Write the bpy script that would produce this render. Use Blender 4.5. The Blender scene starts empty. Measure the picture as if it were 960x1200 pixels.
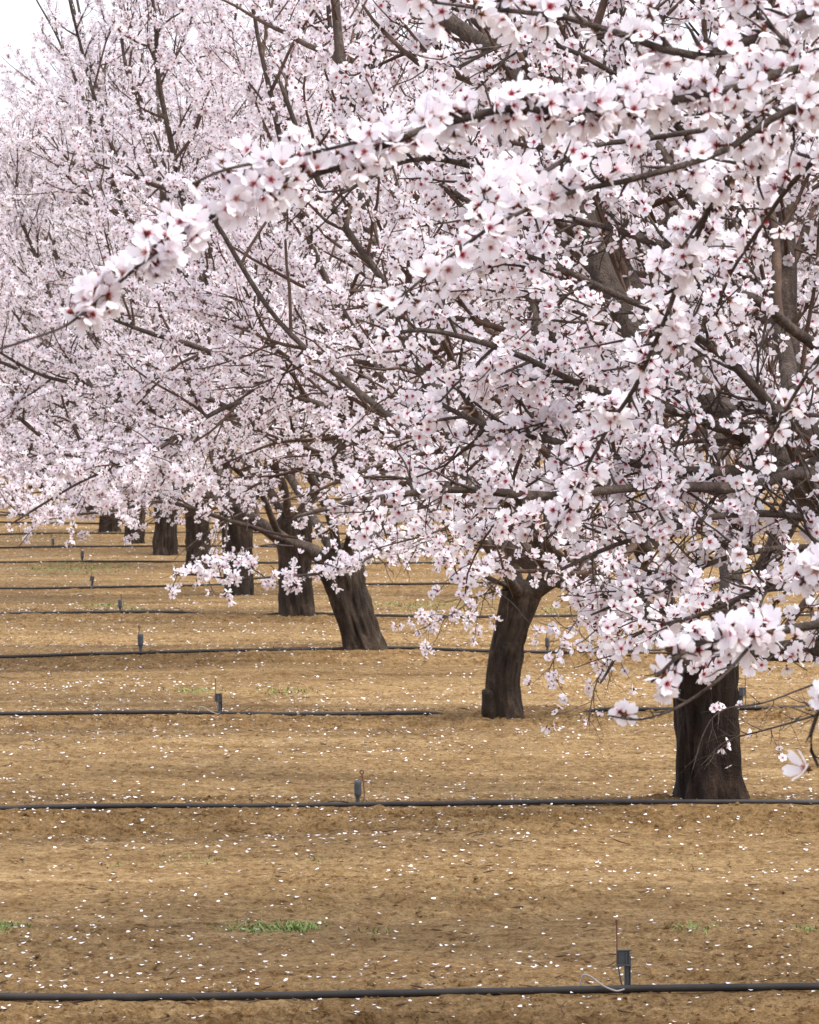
import bpy, math
import numpy as np
from mathutils import Vector

# ------------------------------------------------------------------ camera, sky, sun, exposure
sc = bpy.context.scene
COL = sc.collection
FPX, CX, CY, HOR, CAMH = 6344.0, 480.0, 600.0, 480.0, 1.6
PITCH = math.atan((CY - HOR) / FPX)
cd = bpy.data.cameras.new('camera'); cam = bpy.data.objects.new('camera', cd); COL.objects.link(cam)
cam.location = (0, 0, CAMH); cam.rotation_euler = (math.pi / 2 - PITCH, 0, 0)
cd.sensor_fit = 'HORIZONTAL'; cd.sensor_width = 36; cd.lens = 36 * FPX / 960
cd.clip_start = 0.5; cd.clip_end = 6000
cd.dof.use_dof = True; cd.dof.focus_distance = 17.0; cd.dof.aperture_fstop = 55.0
sc.camera = cam
sc.view_settings.view_transform = 'Standard'; sc.view_settings.look = 'None'
sc.view_settings.gamma = 1; sc.view_settings.exposure = 1.42
SUN_EL, SUN_AZ = math.radians(60), math.radians(112)       # azimuth clockwise from +Y (away from the camera)
w = bpy.data.worlds.new('World'); sc.world = w; w.use_nodes = True
nt = w.node_tree; bg = nt.nodes['Background']
sky = nt.nodes.new('ShaderNodeTexSky'); sky.sky_type = 'NISHITA'; sky.sun_disc = False
sky.sun_elevation = SUN_EL; sky.sun_rotation = SUN_AZ; sky.air_density = 1.0; sky.dust_density = 4.0
hs = nt.nodes.new('ShaderNodeHueSaturation'); hs.inputs['Saturation'].default_value = 0.62
nt.links.new(sky.outputs[0], hs.inputs['Color']); # a bright thin cloud sheet over most of the sky
wtc = nt.nodes.new('ShaderNodeTexCoord'); cn = nt.nodes.new('ShaderNodeTexNoise'); cn.inputs['Scale'].default_value = 2.2; cn.inputs['Detail'].default_value = 5
nt.links.new(wtc.outputs['Generated'], cn.inputs['Vector'])
cr = nt.nodes.new('ShaderNodeMapRange'); cr.inputs['From Min'].default_value = .25; cr.inputs['From Max'].default_value = .7; cr.inputs['To Min'].default_value = .55; cr.inputs['To Max'].default_value = .85
nt.links.new(cn.outputs[0], cr.inputs[0])
cm = nt.nodes.new('ShaderNodeMix'); cm.data_type = 'RGBA'; cm.inputs[7].default_value = (4.65, 4.8, 5.5, 1)
nt.links.new(cr.outputs[0], cm.inputs[0]); nt.links.new(hs.outputs[0], cm.inputs[6]); nt.links.new(cm.outputs[2], bg.inputs[0])
bg.inputs[1].default_value = 0.13
sl = bpy.data.lights.new('sun', 'SUN'); sl.energy = 1.35; sl.angle = math.radians(15); sl.color = (1, 0.975, 0.94)
sun = bpy.data.objects.new('sun', sl); COL.objects.link(sun)
sd = Vector((math.sin(SUN_AZ) * math.cos(SUN_EL), math.cos(SUN_AZ) * math.cos(SUN_EL), math.sin(SUN_EL)))
sun.rotation_euler = sd.to_track_quat('Z', 'Y').to_euler(); sun.location = (0, 0, 30)

# ------------------------------------------------------------------ projection helpers
SP, CP = math.sin(PITCH), math.cos(PITCH)
def at(px, py, d):
    """a point the given number of metres away down the orchard"""
    a, b = (px - CX), (CY - py)
    y = CP * FPX + SP * b; z = -SP * FPX + CP * b
    return np.array([a * d / y, d, CAMH + z * d / y])
def proj(P):
    x, y, z = P[..., 0], P[..., 1], P[..., 2] - CAMH
    dep = np.maximum(y * CP - z * SP, .1); up = y * SP + z * CP
    return CX + FPX * x / dep, CY - FPX * up / dep

# ------------------------------------------------------------------ noise
def h2(i, j, s):
    n = (i.astype(np.int64) * 374761393 + j.astype(np.int64) * 668265263 + s * 974634777) & 0xFFFFFFFF
    n = ((n ^ (n >> 13)) * 1274126177) & 0xFFFFFFFF
    return ((n ^ (n >> 16)) & 0xFFFF) / 65535.0
def vn(x, y, s=0):
    i, j = np.floor(x), np.floor(y); fx, fy = x - i, y - j
    fx = fx * fx * (3 - 2 * fx); fy = fy * fy * (3 - 2 * fy)
    a, b, c, d = h2(i, j, s), h2(i + 1, j, s), h2(i, j + 1, s), h2(i + 1, j + 1, s)
    return (a * (1 - fx) + b * fx) * (1 - fy) + (c * (1 - fx) + d * fx) * fy

# ------------------------------------------------------------------ orchard grid: rows lie along V, the column recedes along U
SPC = 6.72; SLOPE = 0.1003
def rowpos(n, off=0.0):
    """point on row n, off metres to the right of the tree column"""
    d = 15.05 + SPC * n; X = 3.41 - SLOPE * d
    return np.array([X + off * 0.995, d + off * SLOPE * 0.995])
def rowcoord(x, y):
    """distance along the column direction, in metres, 0 at row 0"""
    return (y - 15.05 - SLOPE * (x - (3.41 - SLOPE * 15.05))) / (1 + SLOPE * SLOPE)
def ground(x, y):
    x = np.asarray(x, float); y = np.asarray(y, float)
    r = rowcoord(x, y); q = (r / SPC - np.round(r / SPC)) * SPC
    z = 0.035 * np.exp(-(q / 0.75) ** 2)                                 # low berm along each row
    z += 0.012 * np.cos(q * 2 * np.pi / 1.6) * (np.abs(q) > .8)          # wheel and disc marks
    z += 0.05 * (vn(x * .33, y * .33, 1) - .5) + .03 * (vn(x * 1.1, y * 1.1, 2) - .5)
    rough = .6 + 1.3 * np.exp(-((q + .35) / .55) ** 2) + .6 * (vn(x * .8, y * .5, 8) > .6)
    c = vn(x * 9, y * 9, 3); c2 = vn(x * 26, y * 26, 4); c3 = vn(x * 55, y * 40, 5)
    near = np.clip(1.5 - y / 60, .25, 1)
    z += rough * near * (.016 * (c - .5) + .024 * np.clip(c2 - .6, 0, 1) + .011 * (c3 - .5)) * (1 - .75 * np.exp(-((q + .13) / .16) ** 2))
    for n in range(0, 8):
        p = rowpos(n); z += .022 * np.exp(-((x - p[0]) ** 2 + (y - p[1]) ** 2) / .16)
    return z - 0.02

# ------------------------------------------------------------------ materials
def mat(name):
    m = bpy.data.materials.new(name); m.use_nodes = True
    return m, m.node_tree, m.node_tree.nodes['Principled BSDF']
def ramp(t, stops):
    r = t.nodes.new('ShaderNodeValToRGB'); e = r.color_ramp.elements
    e[0].position, e[0].color = stops[0][0], (*stops[0][1], 1)
    e[1].position, e[1].color = stops[-1][0], (*stops[-1][1], 1)
    for p, c in stops[1:-1]:
        x = e.new(p); x.color = (*c, 1)
    return r
def noise(t, scale, detail=4, rough=.6, vec=None):
    n = t.nodes.new('ShaderNodeTexNoise'); n.inputs['Scale'].default_value = scale
    n.inputs['Detail'].default_value = detail; n.inputs['Roughness'].default_value = rough
    if vec: t.links.new(vec, n.inputs['Vector'])
    return n
def mixc(t, f, a, b, mode='MIX'):
    m = t.nodes.new('ShaderNodeMix'); m.data_type = 'RGBA'; m.blend_type = mode
    for s, v in ((0, f), (6, a), (7, b)):
        if hasattr(v, 'links'): t.links.new(v, m.inputs[s])
        elif s == 0: m.inputs[s].default_value = v
        else: m.inputs[s].default_value = (*v, 1)
    return m.outputs[2]
def mth(t, op, a, b=None, c=None):
    m = t.nodes.new('ShaderNodeMath'); m.operation = op
    for i, v in enumerate((a, b, c)):
        if v is None: continue
        if hasattr(v, 'links'): t.links.new(v, m.inputs[i])
        else: m.inputs[i].default_value = v
    return m.outputs[0]

def soil_mat():
    m, t, p = mat('soil'); L = t.links
    geo = t.nodes.new('ShaderNodeNewGeometry'); pos = geo.outputs['Position']
    sx = t.nodes.new('ShaderNodeSeparateXYZ'); L.new(pos, sx.inputs[0])
    n1 = noise(t, .9, 5, .6, pos); n2 = noise(t, 16, 8, .75, pos); n3 = noise(t, 95, 5, .75, pos); n0 = noise(t, .25, 3, .5, pos)
    # streaks drawn out along the rows by passing machines
    mp = t.nodes.new('ShaderNodeMapping'); mp.inputs['Rotation'].default_value = (0, 0, -math.atan(SLOPE))
    mp.inputs['Scale'].default_value = (.35, 2.6, 1); L.new(pos, mp.inputs[0]); n4 = noise(t, 1.1, 6, .65, mp.outputs[0])
    base = ramp(t, [(.32, (.150, .092, .038)), (.5, (.315, .208, .096)), (.68, (.47, .332, .172))])
    f = mth(t, 'ADD', mth(t, 'MULTIPLY', n4.outputs[0], .55), mth(t, 'MULTIPLY', n2.outputs[0], .45)); L.new(f, base.inputs[0])
    # soil damp along the drip lines, crown shade painted into the same darkening
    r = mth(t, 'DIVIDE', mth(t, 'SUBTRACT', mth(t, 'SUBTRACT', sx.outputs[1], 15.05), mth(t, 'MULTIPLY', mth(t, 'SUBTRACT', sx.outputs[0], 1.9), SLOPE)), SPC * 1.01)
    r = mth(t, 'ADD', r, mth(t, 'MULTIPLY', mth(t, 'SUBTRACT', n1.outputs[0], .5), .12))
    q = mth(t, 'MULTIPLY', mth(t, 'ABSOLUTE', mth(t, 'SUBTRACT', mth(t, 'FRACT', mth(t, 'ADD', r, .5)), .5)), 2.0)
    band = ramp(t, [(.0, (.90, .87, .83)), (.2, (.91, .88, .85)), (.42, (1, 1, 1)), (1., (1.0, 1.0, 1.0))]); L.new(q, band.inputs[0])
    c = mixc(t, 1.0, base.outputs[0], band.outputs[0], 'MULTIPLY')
    fine = ramp(t, [(.33, (.50, .46, .42)), (.5, (1, 1, 1)), (.68, (1.32, 1.30, 1.26))]); L.new(n3.outputs[0], fine.inputs[0])
    c = mixc(t, .95, c, fine.outputs[0], 'MULTIPLY')
    mp2 = t.nodes.new('ShaderNodeMapping'); mp2.inputs['Rotation'].default_value = (0, 0, -math.atan(SLOPE)); mp2.inputs['Scale'].default_value = (1, .55, 1); L.new(pos, mp2.inputs[0])
    n5 = noise(t, 5.5, 7, .8, mp2.outputs[0]); rust = ramp(t, [(.36, (.66, .57, .46)), (.46, (.94, .90, .86)), (.52, (1, 1, 1)), (.66, (1.14, 1.13, 1.12))]); L.new(n5.outputs[0], rust.inputs[0])
    c = mixc(t, .85, c, rust.outputs[0], 'MULTIPLY')
    n6 = noise(t, 34, 5, .75, mp2.outputs[0]); speck = ramp(t, [(.37, (.36, .28, .20)), (.46, (.92, .89, .85)), (.56, (1.05, 1.05, 1.05)), (.64, (1.4, 1.38, 1.34))]); L.new(n6.outputs[0], speck.inputs[0])
    c = mixc(t, .9, c, speck.outputs[0], 'MULTIPLY')
    br = ramp(t, [(.35, (.85, .84, .82)), (.65, (1.12, 1.12, 1.12))]); L.new(n0.outputs[0], br.inputs[0])
    c = mixc(t, 1.0, c, br.outputs[0], 'MULTIPLY')
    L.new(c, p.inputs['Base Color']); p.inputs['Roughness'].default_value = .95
    p.inputs['Specular IOR Level'].default_value = .1
    b = t.nodes.new('ShaderNodeBump'); b.inputs['Strength'].default_value = 1.0; b.inputs['Distance'].default_value = .022
    L.new(mth(t, 'ADD', n2.outputs[0], mth(t, 'MULTIPLY', n3.outputs[0], .6)), b.inputs['Height']); L.new(b.outputs[0], p.inputs['Normal'])
    return m
def bark_mat(name, dark, light, scale=1.0, bump=.6):
    m, t, p = mat(name); L = t.links
    tc = t.nodes.new('ShaderNodeTexCoord')
    mp = t.nodes.new('ShaderNodeMapping'); mp.inputs['Scale'].default_value = (1, 1, .26); L.new(tc.outputs['Object'], mp.inputs[0])
    n1 = noise(t, 22 * scale, 6, .7, mp.outputs[0]); n2 = noise(t, 3 * scale, 3, .5, tc.outputs['Object']); n3 = noise(t, 90 * scale, 3, .6, tc.outputs['Object'])
    r = ramp(t, [(.3, dark), (.7, light)])
    f = mth(t, 'ADD', mth(t, 'MULTIPLY', n1.outputs[0], .6), mth(t, 'MULTIPLY', n2.outputs[0], .4)); L.new(f, r.inputs[0])
    n4 = noise(t, 7 * scale, 6, .75, tc.outputs['Object']); pt = ramp(t, [(.52, (1, 1, 1)), (.62, (1.7, 1.75, 1.75)), (.72, (2.2, 2.3, 2.3))]); L.new(n4.outputs[0], pt.inputs[0])   # grey weathered plates
    L.new(mixc(t, 1.0, r.outputs[0], pt.outputs[0], 'MULTIPLY'), p.inputs['Base Color']); p.inputs['Roughness'].default_value = .85
    p.inputs['Specular IOR Level'].default_value = .25
    b = t.nodes.new('ShaderNodeBump'); b.inputs['Strength'].default_value = bump; b.inputs['Distance'].default_value = .03
    L.new(mth(t, 'ADD', n1.outputs[0], mth(t, 'MULTIPLY', n3.outputs[0], .3)), b.inputs['Height']); L.new(b.outputs[0], p.inputs['Normal'])
    return m
def petal_mat():
    m, t, p = mat('blossom'); L = t.links
    a = t.nodes.new('ShaderNodeAttribute'); a.attribute_name = 'rad'
    b = t.nodes.new('ShaderNodeAttribute'); b.attribute_name = 'rnd'
    f = mth(t, 'ADD', mth(t, 'MULTIPLY', a.outputs['Fac'], .5), .5)        # -1..1 to 0..1
    warm = ramp(t, [(0, (.09, .032, .02)), (.28, (.13, .04, .026)), (.46, (.36, .08, .06)), (.53, (.50, .08, .10)), (.575, (.80, .40, .46)), (.64, (.89, .79, .83)), (.72, (.90, .845, .88)), (1, (.905, .872, .902))])
    L.new(f, warm.inputs[0])
    pale = ramp(t, [(0, (.08, .05, .02)), (.28, (.15, .075, .03)), (.46, (.40, .20, .12)), (.53, (.58, .30, .26)), (.58, (.85, .66, .68)), (.66, (.90, .85, .875)), (1, (.915, .89, .912))])
    L.new(f, pale.inputs[0])
    g = ramp(t, [(.35, (0, 0, 0)), (.65, (1, 1, 1))]); L.new(b.outputs['Fac'], g.inputs[0])
    c = mixc(t, g.outputs[0], warm.outputs[0], pale.outputs[0])
    df = t.nodes.new('ShaderNodeBsdfDiffuse'); tr = t.nodes.new('ShaderNodeBsdfTranslucent'); mx = t.nodes.new('ShaderNodeMixShader')
    mx.inputs[0].default_value = .42
    L.new(c, df.inputs[0]); L.new(c, tr.inputs[0]); L.new(df.outputs[0], mx.inputs[1]); L.new(tr.outputs[0], mx.inputs[2])
    L.new(mx.outputs[0], t.nodes['Material Output'].inputs[0]); t.nodes.remove(p)
    return m
def plain(name, col, rough=.6, var=.25, scale=30, spec=.3):
    m, t, p = mat(name); n = noise(t, scale, 4)
    tc = t.nodes.new('ShaderNodeTexCoord'); t.links.new(tc.outputs['Object'], n.inputs['Vector'])
    r = ramp(t, [(.3, tuple(c * (1 - var) for c in col)), (.7, tuple(min(1, c * (1 + var)) for c in col))])
    t.links.new(n.outputs[0], r.inputs[0]); t.links.new(r.outputs[0], p.inputs['Base Color'])
    p.inputs['Roughness'].default_value = rough; p.inputs['Specular IOR Level'].default_value = spec
    return m
M_SOIL = soil_mat()
M_TRUNK = bark_mat('trunk_bark', (.008, .005, .0035), (.085, .058, .038), 1.3, 1.0)
M_WET = bark_mat('dark_damp_bark', (.0035, .002, .0015), (.046, .026, .016), 1.3, 1.0)
M_LIMB = bark_mat('limb_bark', (.022, .014, .010), (.165, .122, .098), 1.9, 1.0)
M_TWIG = bark_mat('twig_bark', (.040, .023, .016), (.125, .080, .058), 2.0, .3)
M_PETAL = petal_mat()
M_LEAF = plain('young_leaf', (.16, .30, .05), .6, .3)
M_GRASS = plain('grass_blade', (.18, .25, .065), .7, .35, 4)
M_HOSE = plain('hose_plastic', (.030, .025, .022), .62, .45, 9, .35)
M_STAKE = plain('grey_plastic', (.065, .070, .074), .55, .25, 40)
M_RUST = plain('rusty_wire', (.13, .06, .035), .8, .4, 60)
M_TUBE = plain('pale_tubing', (.36, .34, .32), .5, .2, 40)
M_CLOD = M_SOIL
M_LITTER = plain('dry_litter', (.085, .048, .025), .9, .5, 6)
M_FALLEN = plain('fallen_petal', (.82, .78, .78), .8, .06, 3)

# ------------------------------------------------------------------ mesh helpers
def quadmesh(name, V, F, m, smooth=True, attrs=None):
    V = np.ascontiguousarray(V, np.float32).reshape(-1, 3); F = np.ascontiguousarray(F, np.int32)
    k = F.shape[1]
    me = bpy.data.meshes.new(name)
    me.vertices.add(len(V)); me.vertices.foreach_set('co', V.ravel())
    me.loops.add(F.size); me.loops.foreach_set('vertex_index', F.ravel())
    me.polygons.add(len(F)); me.polygons.foreach_set('loop_start', np.arange(len(F), dtype=np.int32) * k)
    me.update(calc_edges=True)
    for a, v in (attrs or {}).items():
        at_ = me.attributes.new(a, 'FLOAT', 'POINT'); at_.data.foreach_set('value', np.ascontiguousarray(v, np.float32).ravel())
    (me.shade_smooth if smooth else me.shade_flat)()
    me.materials.append(m)
    return me
def link(name, me, parent=None, kind=None, label=None, cat=None, group=None, loc=None):
    o = bpy.data.objects.new(name, me); COL.objects.link(o)
    if parent: o.parent = parent
    if loc is not None: o.location = loc
    tag(o, label, cat, group, kind)
    return o
def tag(o, label=None, cat=None, group=None, kind=None):
    if label: o['label'] = label
    if cat: o['category'] = cat
    if group: o['group'] = group
    if kind: o['kind'] = kind
def nrm(v): return v / np.maximum(np.linalg.norm(v, axis=-1, keepdims=True), 1e-9)
def tubes(P, R, ns):
    """P (B,K,3), R (B,K) -> verts, quads; end closed by the taper"""
    B, K, _ = P.shape
    T = np.empty_like(P); T[:, 1:-1] = P[:, 2:] - P[:, :-2]; T[:, 0] = P[:, 1] - P[:, 0]; T[:, -1] = P[:, -1] - P[:, -2]; T = nrm(T)
    mean = nrm(P[:, -1] - P[:, 0]); ref = np.zeros((B, 3)); ref[np.arange(B), np.argmin(np.abs(mean), axis=1)] = 1
    N = nrm(np.cross(T, ref[:, None, :])); Bn = np.cross(T, N)
    a = np.arange(ns) * 2 * np.pi / ns
    V = P[:, :, None, :] + R[:, :, None, None] * (np.cos(a)[None, None, :, None] * N[:, :, None, :] + np.sin(a)[None, None, :, None] * Bn[:, :, None, :])
    b = np.arange(B)[:, None, None] * K * ns; k = np.arange(K - 1)[None, :, None] * ns; s = np.arange(ns)[None, None, :]; s2 = (s + 1) % ns
    F = np.stack([b + k + s, b + k + s2, b + k + ns + s2, b + k + ns + s], -1).reshape(-1, 4)
    return V.reshape(-1, 3), F
def merge(parts):
    Vs, Fs, o = [], [], 0
    for V, F in parts:
        if len(V) == 0: continue
        Vs.append(V); Fs.append(F + o); o += len(V)
    return np.concatenate(Vs), np.concatenate(Fs)
def smooth_path(pts, K):
    P = np.array(pts, float); n = len(P)
    if n == 2: return P[0] + (P[1] - P[0]) * np.linspace(0, 1, K)[:, None]
    E = np.vstack([2 * P[0] - P[1], P, 2 * P[-1] - P[-2]])
    seg = np.linalg.norm(np.diff(P, axis=0), axis=1); cum = np.concatenate([[0], np.cumsum(seg)])
    out = []
    for s in np.linspace(0, cum[-1], K):
        i = min(max(np.searchsorted(cum, s) - 1, 0), n - 2); t = (s - cum[i]) / max(seg[i], 1e-6)
        a, b, c, d = E[i], E[i + 1], E[i + 2], E[i + 3]
        out.append(.5 * (2 * b + (c - a) * t + (2 * a - 5 * b + 4 * c - d) * t * t + (3 * b - a - 3 * c + d) * t ** 3))
    return np.array(out)

# ------------------------------------------------------------------ growing branches
def grow(P, R, n, L, ang, K, trop, wob, rmax, rng, tmin=.2, r_end=.35, zc=1.9, droop=None):
    B, Kp, _ = P.shape
    if B == 0: return np.zeros((0, K, 3)), np.zeros((0, K))
    t = tmin + (1 - tmin) * (np.arange(n)[None] + rng.random((B, n))) / n
    f = t * (Kp - 1) * .999; i = f.astype(int); fr = (f - i)[..., None]; bi = np.arange(B)[:, None]
    S = P[bi, i] * (1 - fr) + P[bi, i + 1] * fr; T = nrm(P[bi, i + 1] - P[bi, i]); Rr = R[bi, i] * (1 - fr[..., 0]) + R[bi, i + 1] * fr[..., 0]
    S, T, Rr, t = S.reshape(-1, 3), T.reshape(-1, 3), Rr.ravel(), t.ravel(); m = len(S)
    rv = nrm(rng.normal(size=(m, 3))); N = nrm(rv - (rv * T).sum(1, keepdims=True) * T)
    a = rng.uniform(*ang, m)[:, None]
    D = nrm(np.cos(a) * T + np.sin(a) * N)
    ln = rng.uniform(*L, m) * (1.1 - .45 * t); st = (ln / (K - 1))[:, None]
    C = np.empty((m, K, 3)); C[:, 0] = S
    up = np.where(S[:, 2] > zc, trop, droop if droop is not None else -trop * .5)[:, None]
    for k in range(1, K):
        D = D + wob * rng.normal(size=(m, 3)); D[:, 2:] += up; D = nrm(D)
        C[:, k] = C[:, k - 1] + st * D
    r0 = np.minimum(Rr * .7, rmax)
    return C, r0[:, None] * (1 - (1 - r_end) * np.linspace(0, 1, K)[None])

# ------------------------------------------------------------------ flowers
def petal_flower(cols, rows, cup, stam, calyx, rng, closed=0.0):
    """one five petalled flower facing +Z, diameter about 1; returns verts, quads, rad"""
    V, F, A = [], [], []
    for k in range(5):
        a0 = k * 2 * np.pi / 5 + rng.normal() * .07; o = len(V); ct = cup * (1 + rng.normal() * .35); tw = rng.normal() * .28
        for r in range(rows + 1):
            u = r / rows
            rad = .05 + .47 * u
            wd = [.03, .125, .215, .12][int(round(u * 3))] if rows == 3 else (np.interp(u, [0, .3, .72, 1], [.03, .115, .225, .13]))
            for c in range(cols + 1):
                s = c / cols * 2 - 1
                rr = rad - (.06 if (c == cols / 2 and r == rows) else 0) - .05 * abs(s) * u
                x, y = rr, s * wd
                z = ct * rr * rr * 1.9 + .10 * (abs(s) ** 2) * wd * 2 * (1 - .3 * u) + tw * s * wd + closed * rr
                V.append((x * np.cos(a0) - y * np.sin(a0), x * np.sin(a0) + y * np.cos(a0), z)); A.append(.04 + .96 * u)
        for r in range(rows):
            for c in range(cols):
                q = o + r * (cols + 1) + c; F.append((q, q + cols + 1, q + cols + 2, q + 1))
    for k in range(stam):
        a0 = rng.uniform(0, 2 * np.pi); l = rng.uniform(.10, .2); w_ = .011 if stam > 6 else .03; o = len(V); el = rng.uniform(.5, 1.3)
        d = np.array([np.cos(a0) * np.cos(el), np.sin(a0) * np.cos(el), np.sin(el)]); s = np.array([-np.sin(a0), np.cos(a0), 0]) * w_
        for q, aa in ((-s * .6, .05), (s * .6, .05), (d * l + s * 1.5, -.02), (d * l - s * 1.5, -.02)):
            V.append(tuple(q + np.array([0, 0, .02]))); A.append(aa)
        F.append((o, o + 1, o + 2, o + 3))
    if calyx:
        o = len(V); ns = 4 if calyx == 1 else 5
        for zz, rr in ((.03, .085), (-.12, .06), (-.26, .012)):
            for k in range(ns):
                a = k * 2 * np.pi / ns; V.append((rr * np.cos(a), rr * np.sin(a), zz)); A.append(-.6 if zz < .02 else -.35)
        for l in range(2):
            for k in range(ns): F.append((o + l * ns + k, o + l * ns + (k + 1) % ns, o + (l + 1) * ns + (k + 1) % ns, o + (l + 1) * ns + k))
        if calyx == 2:      # sepals peeping between the petals
            for k in range(5):
                a = (k + .5) * 2 * np.pi / 5; o = len(V); e = np.array([np.cos(a), np.sin(a), 0]); s = np.array([-np.sin(a), np.cos(a), 0])
                for q in (e * .06 - s * .035, e * .06 + s * .035, e * .2 + s * .008, e * .2 - s * .008): V.append((q[0], q[1], -.015)); A.append(-.5)
                F.append((o, o + 1, o + 2, o + 3))
    return np.array(V), np.array(F), np.array(A)
def bud(rng, rows=3):
    V, F, A = [], [], []; ns = 5
    for r in range(rows + 1):
        u = r / rows; rr = [.02, .10, .11, .015][r]; z = -.16 + .42 * u
        for k in range(ns):
            a = k * 2 * np.pi / ns; V.append((rr * np.cos(a), rr * np.sin(a), z)); A.append([-.6, -.4, .30, .42][r])
    for r in range(rows):
        for k in range(ns): F.append((r * ns + k, r * ns + (k + 1) % ns, (r + 1) * ns + (k + 1) % ns, (r + 1) * ns + k))
    return np.array(V), np.array(F), np.array(A)
_r = np.random.default_rng(5)
LOD = {
    'near': [petal_flower(4, 4, c, 14, 2, _r, cl) for c, cl in ((.25, 0), (.45, .05), (.15, -.05), (.6, .35), (.3, .1), (.5, .75))] + [bud(_r)],
    'mid': [petal_flower(2, 3, c, 6, 1, _r, cl) for c, cl in ((.25, 0), (.5, .1), (.15, -.1), (.6, .5))] + [bud(_r)],
    'far': [petal_flower(2, 2, c, 2, 1, _r, cl) for c, cl in ((.25, 0), (.5, .25), (.6, .6))],
    'tiny': [petal_flower(1, 1, c, 0, 0, _r, cl) for c, cl in ((.2, 0), (.5, .3))],
}
def fix_tiny(t):
    # kite petals and one dark heart
    V, F, A = [], [], []
    for k in range(5):
        a = k * 2 * np.pi / 5 + _r.normal() * .08; e = np.array([np.cos(a), np.sin(a), 0]); s = np.array([-np.sin(a), np.cos(a), 0]); o = len(V)
        for q, aa in ((e * .03, .1), (e * .34 + s * .175 + [0, 0, .06 + t * .2], .7), (e * .52 + [0, 0, .05 + t * .45], 1), (e * .34 - s * .175 + [0, 0, .06 + t * .2], .7)): V.append(q); A.append(aa)
        F.append((o, o + 1, o + 2, o + 3))
    o = len(V)
    for k in range(4):
        a = k * np.pi / 2; V.append(np.array([.085 * np.cos(a), .085 * np.sin(a), .045])); A.append(.02)
    F.append((o, o + 1, o + 2, o + 3))
    o = len(V)
    for k in range(4):
        a = k * np.pi / 2; V.append(np.array([.16 * np.cos(a), .16 * np.sin(a), -.06])); A.append(-.6)
    F.append((o, o + 1, o + 2, o + 3))
    return np.array(V), np.array(F), np.array(A)
LOD['tiny'] = [fix_tiny(0.), fix_tiny(.5), fix_tiny(1.0)]

GAPS = [(690, 305, 42, 75, .9), (745, 400, 40, 50, .85), (735, 300, 30, 50, .8), (860, 500, 75, 45, .9), (935, 560, 40, 60, .9), (920, 420, 45, 70, .8), (905, 240, 35, 50, .75), (560, 50, 45, 45, .85), (610, 95, 30, 30, .8),
        (745, 708, 40, 22, .65), (660, 682, 45, 20, .55), (620, 640, 30, 30, .7), (510, 410, 45, 50, .75), (840, 760, 130, 22, .3)]
def thin_gaps(S, D, rng):
    px, py = proj(S); k = np.ones(len(S), bool)
    for x, y, a, b_, p in GAPS: k &= ~((((px - x) / a) ** 2 + ((py - y) / b_) ** 2 < rng.uniform(.5, 1.2, len(S))) & (rng.random(len(S)) < p * .8))
    return S[k], D[k]
def spur_points(P, spacing, kmax, rng, fill=None, even=False):
    """flower sites in clusters along polylines P (B,K,3)"""
    B, K, _ = P.shape
    if B == 0: return np.zeros((0, 3)), np.zeros((0, 3))
    ln = np.linalg.norm(np.diff(P, axis=1), axis=2).sum(1)
    dens = rng.uniform(.45, 1.25, B) * (rng.random(B) > .10)
    if even: dens = np.ones(B)
    n = rng.poisson(ln / spacing * dens)
    idx = np.repeat(np.arange(B), n); m = len(idx)
    f = rng.random(m) ** .85 * (K - 1) * .999; i = f.astype(int); fr = (f - i)[:, None]
    S = P[idx, i] * (1 - fr) + P[idx, i + 1] * fr; T = nrm(P[idx, i + 1] - P[idx, i])
    rv = nrm(rng.normal(size=(m, 3)) + [0, 0, .35]); N = nrm(rv - (rv * T).sum(1, keepdims=True) * T)
    k = rng.integers(1, kmax + 1, m); j = np.repeat(np.arange(m), k)
    D = nrm(N[j] + .75 * rng.normal(size=(len(j), 3)))
    return S[j] + D * rng.uniform(.010, .030, (len(j), 1)), D
def flower_mesh(S, D, lod, size, rng, base):
    """S positions (world), D facing"""
    temps = LOD[lod]; N = len(S)
    Z = nrm(D + .35 * rng.normal(size=D.shape)); rv = rng.normal(size=(N, 3)); X = nrm(rv - (rv * Z).sum(1, keepdims=True) * Z); Y = np.cross(Z, X)
    sz = size * rng.uniform(.82, 1.14, N); w = rng.random(N)
    nb = len(temps); pr = np.ones(nb)
    if lod in ('near', 'mid'): pr[-1] = .45
    ch = rng.choice(nb, N, p=pr / pr.sum())
    Vs, Fs, As, Rs, o = [], [], [], [], 0
    for k, (tv, tf, ta) in enumerate(temps):
        q = np.where(ch == k)[0]
        if not len(q): continue
        V = (S[q, None] + sz[q, None, None] * (tv[None, :, 0:1] * X[q, None] + tv[None, :, 1:2] * Y[q, None] + tv[None, :, 2:3] * Z[q, None])) - base
        F = tf[None] + (np.arange(len(q)) * len(tv))[:, None, None] + o
        Vs.append(V.reshape(-1, 3)); Fs.append(F.reshape(-1, 4)); As.append(np.tile(ta, len(q))); Rs.append(np.repeat(w[q], len(tv))); o += len(q) * len(tv)
    return quadmesh('blossoms', np.concatenate(Vs), np.concatenate(Fs), M_PETAL, lod in ('near', 'mid'), {'rad': np.concatenate(As), 'rnd': np.concatenate(Rs)})

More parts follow.
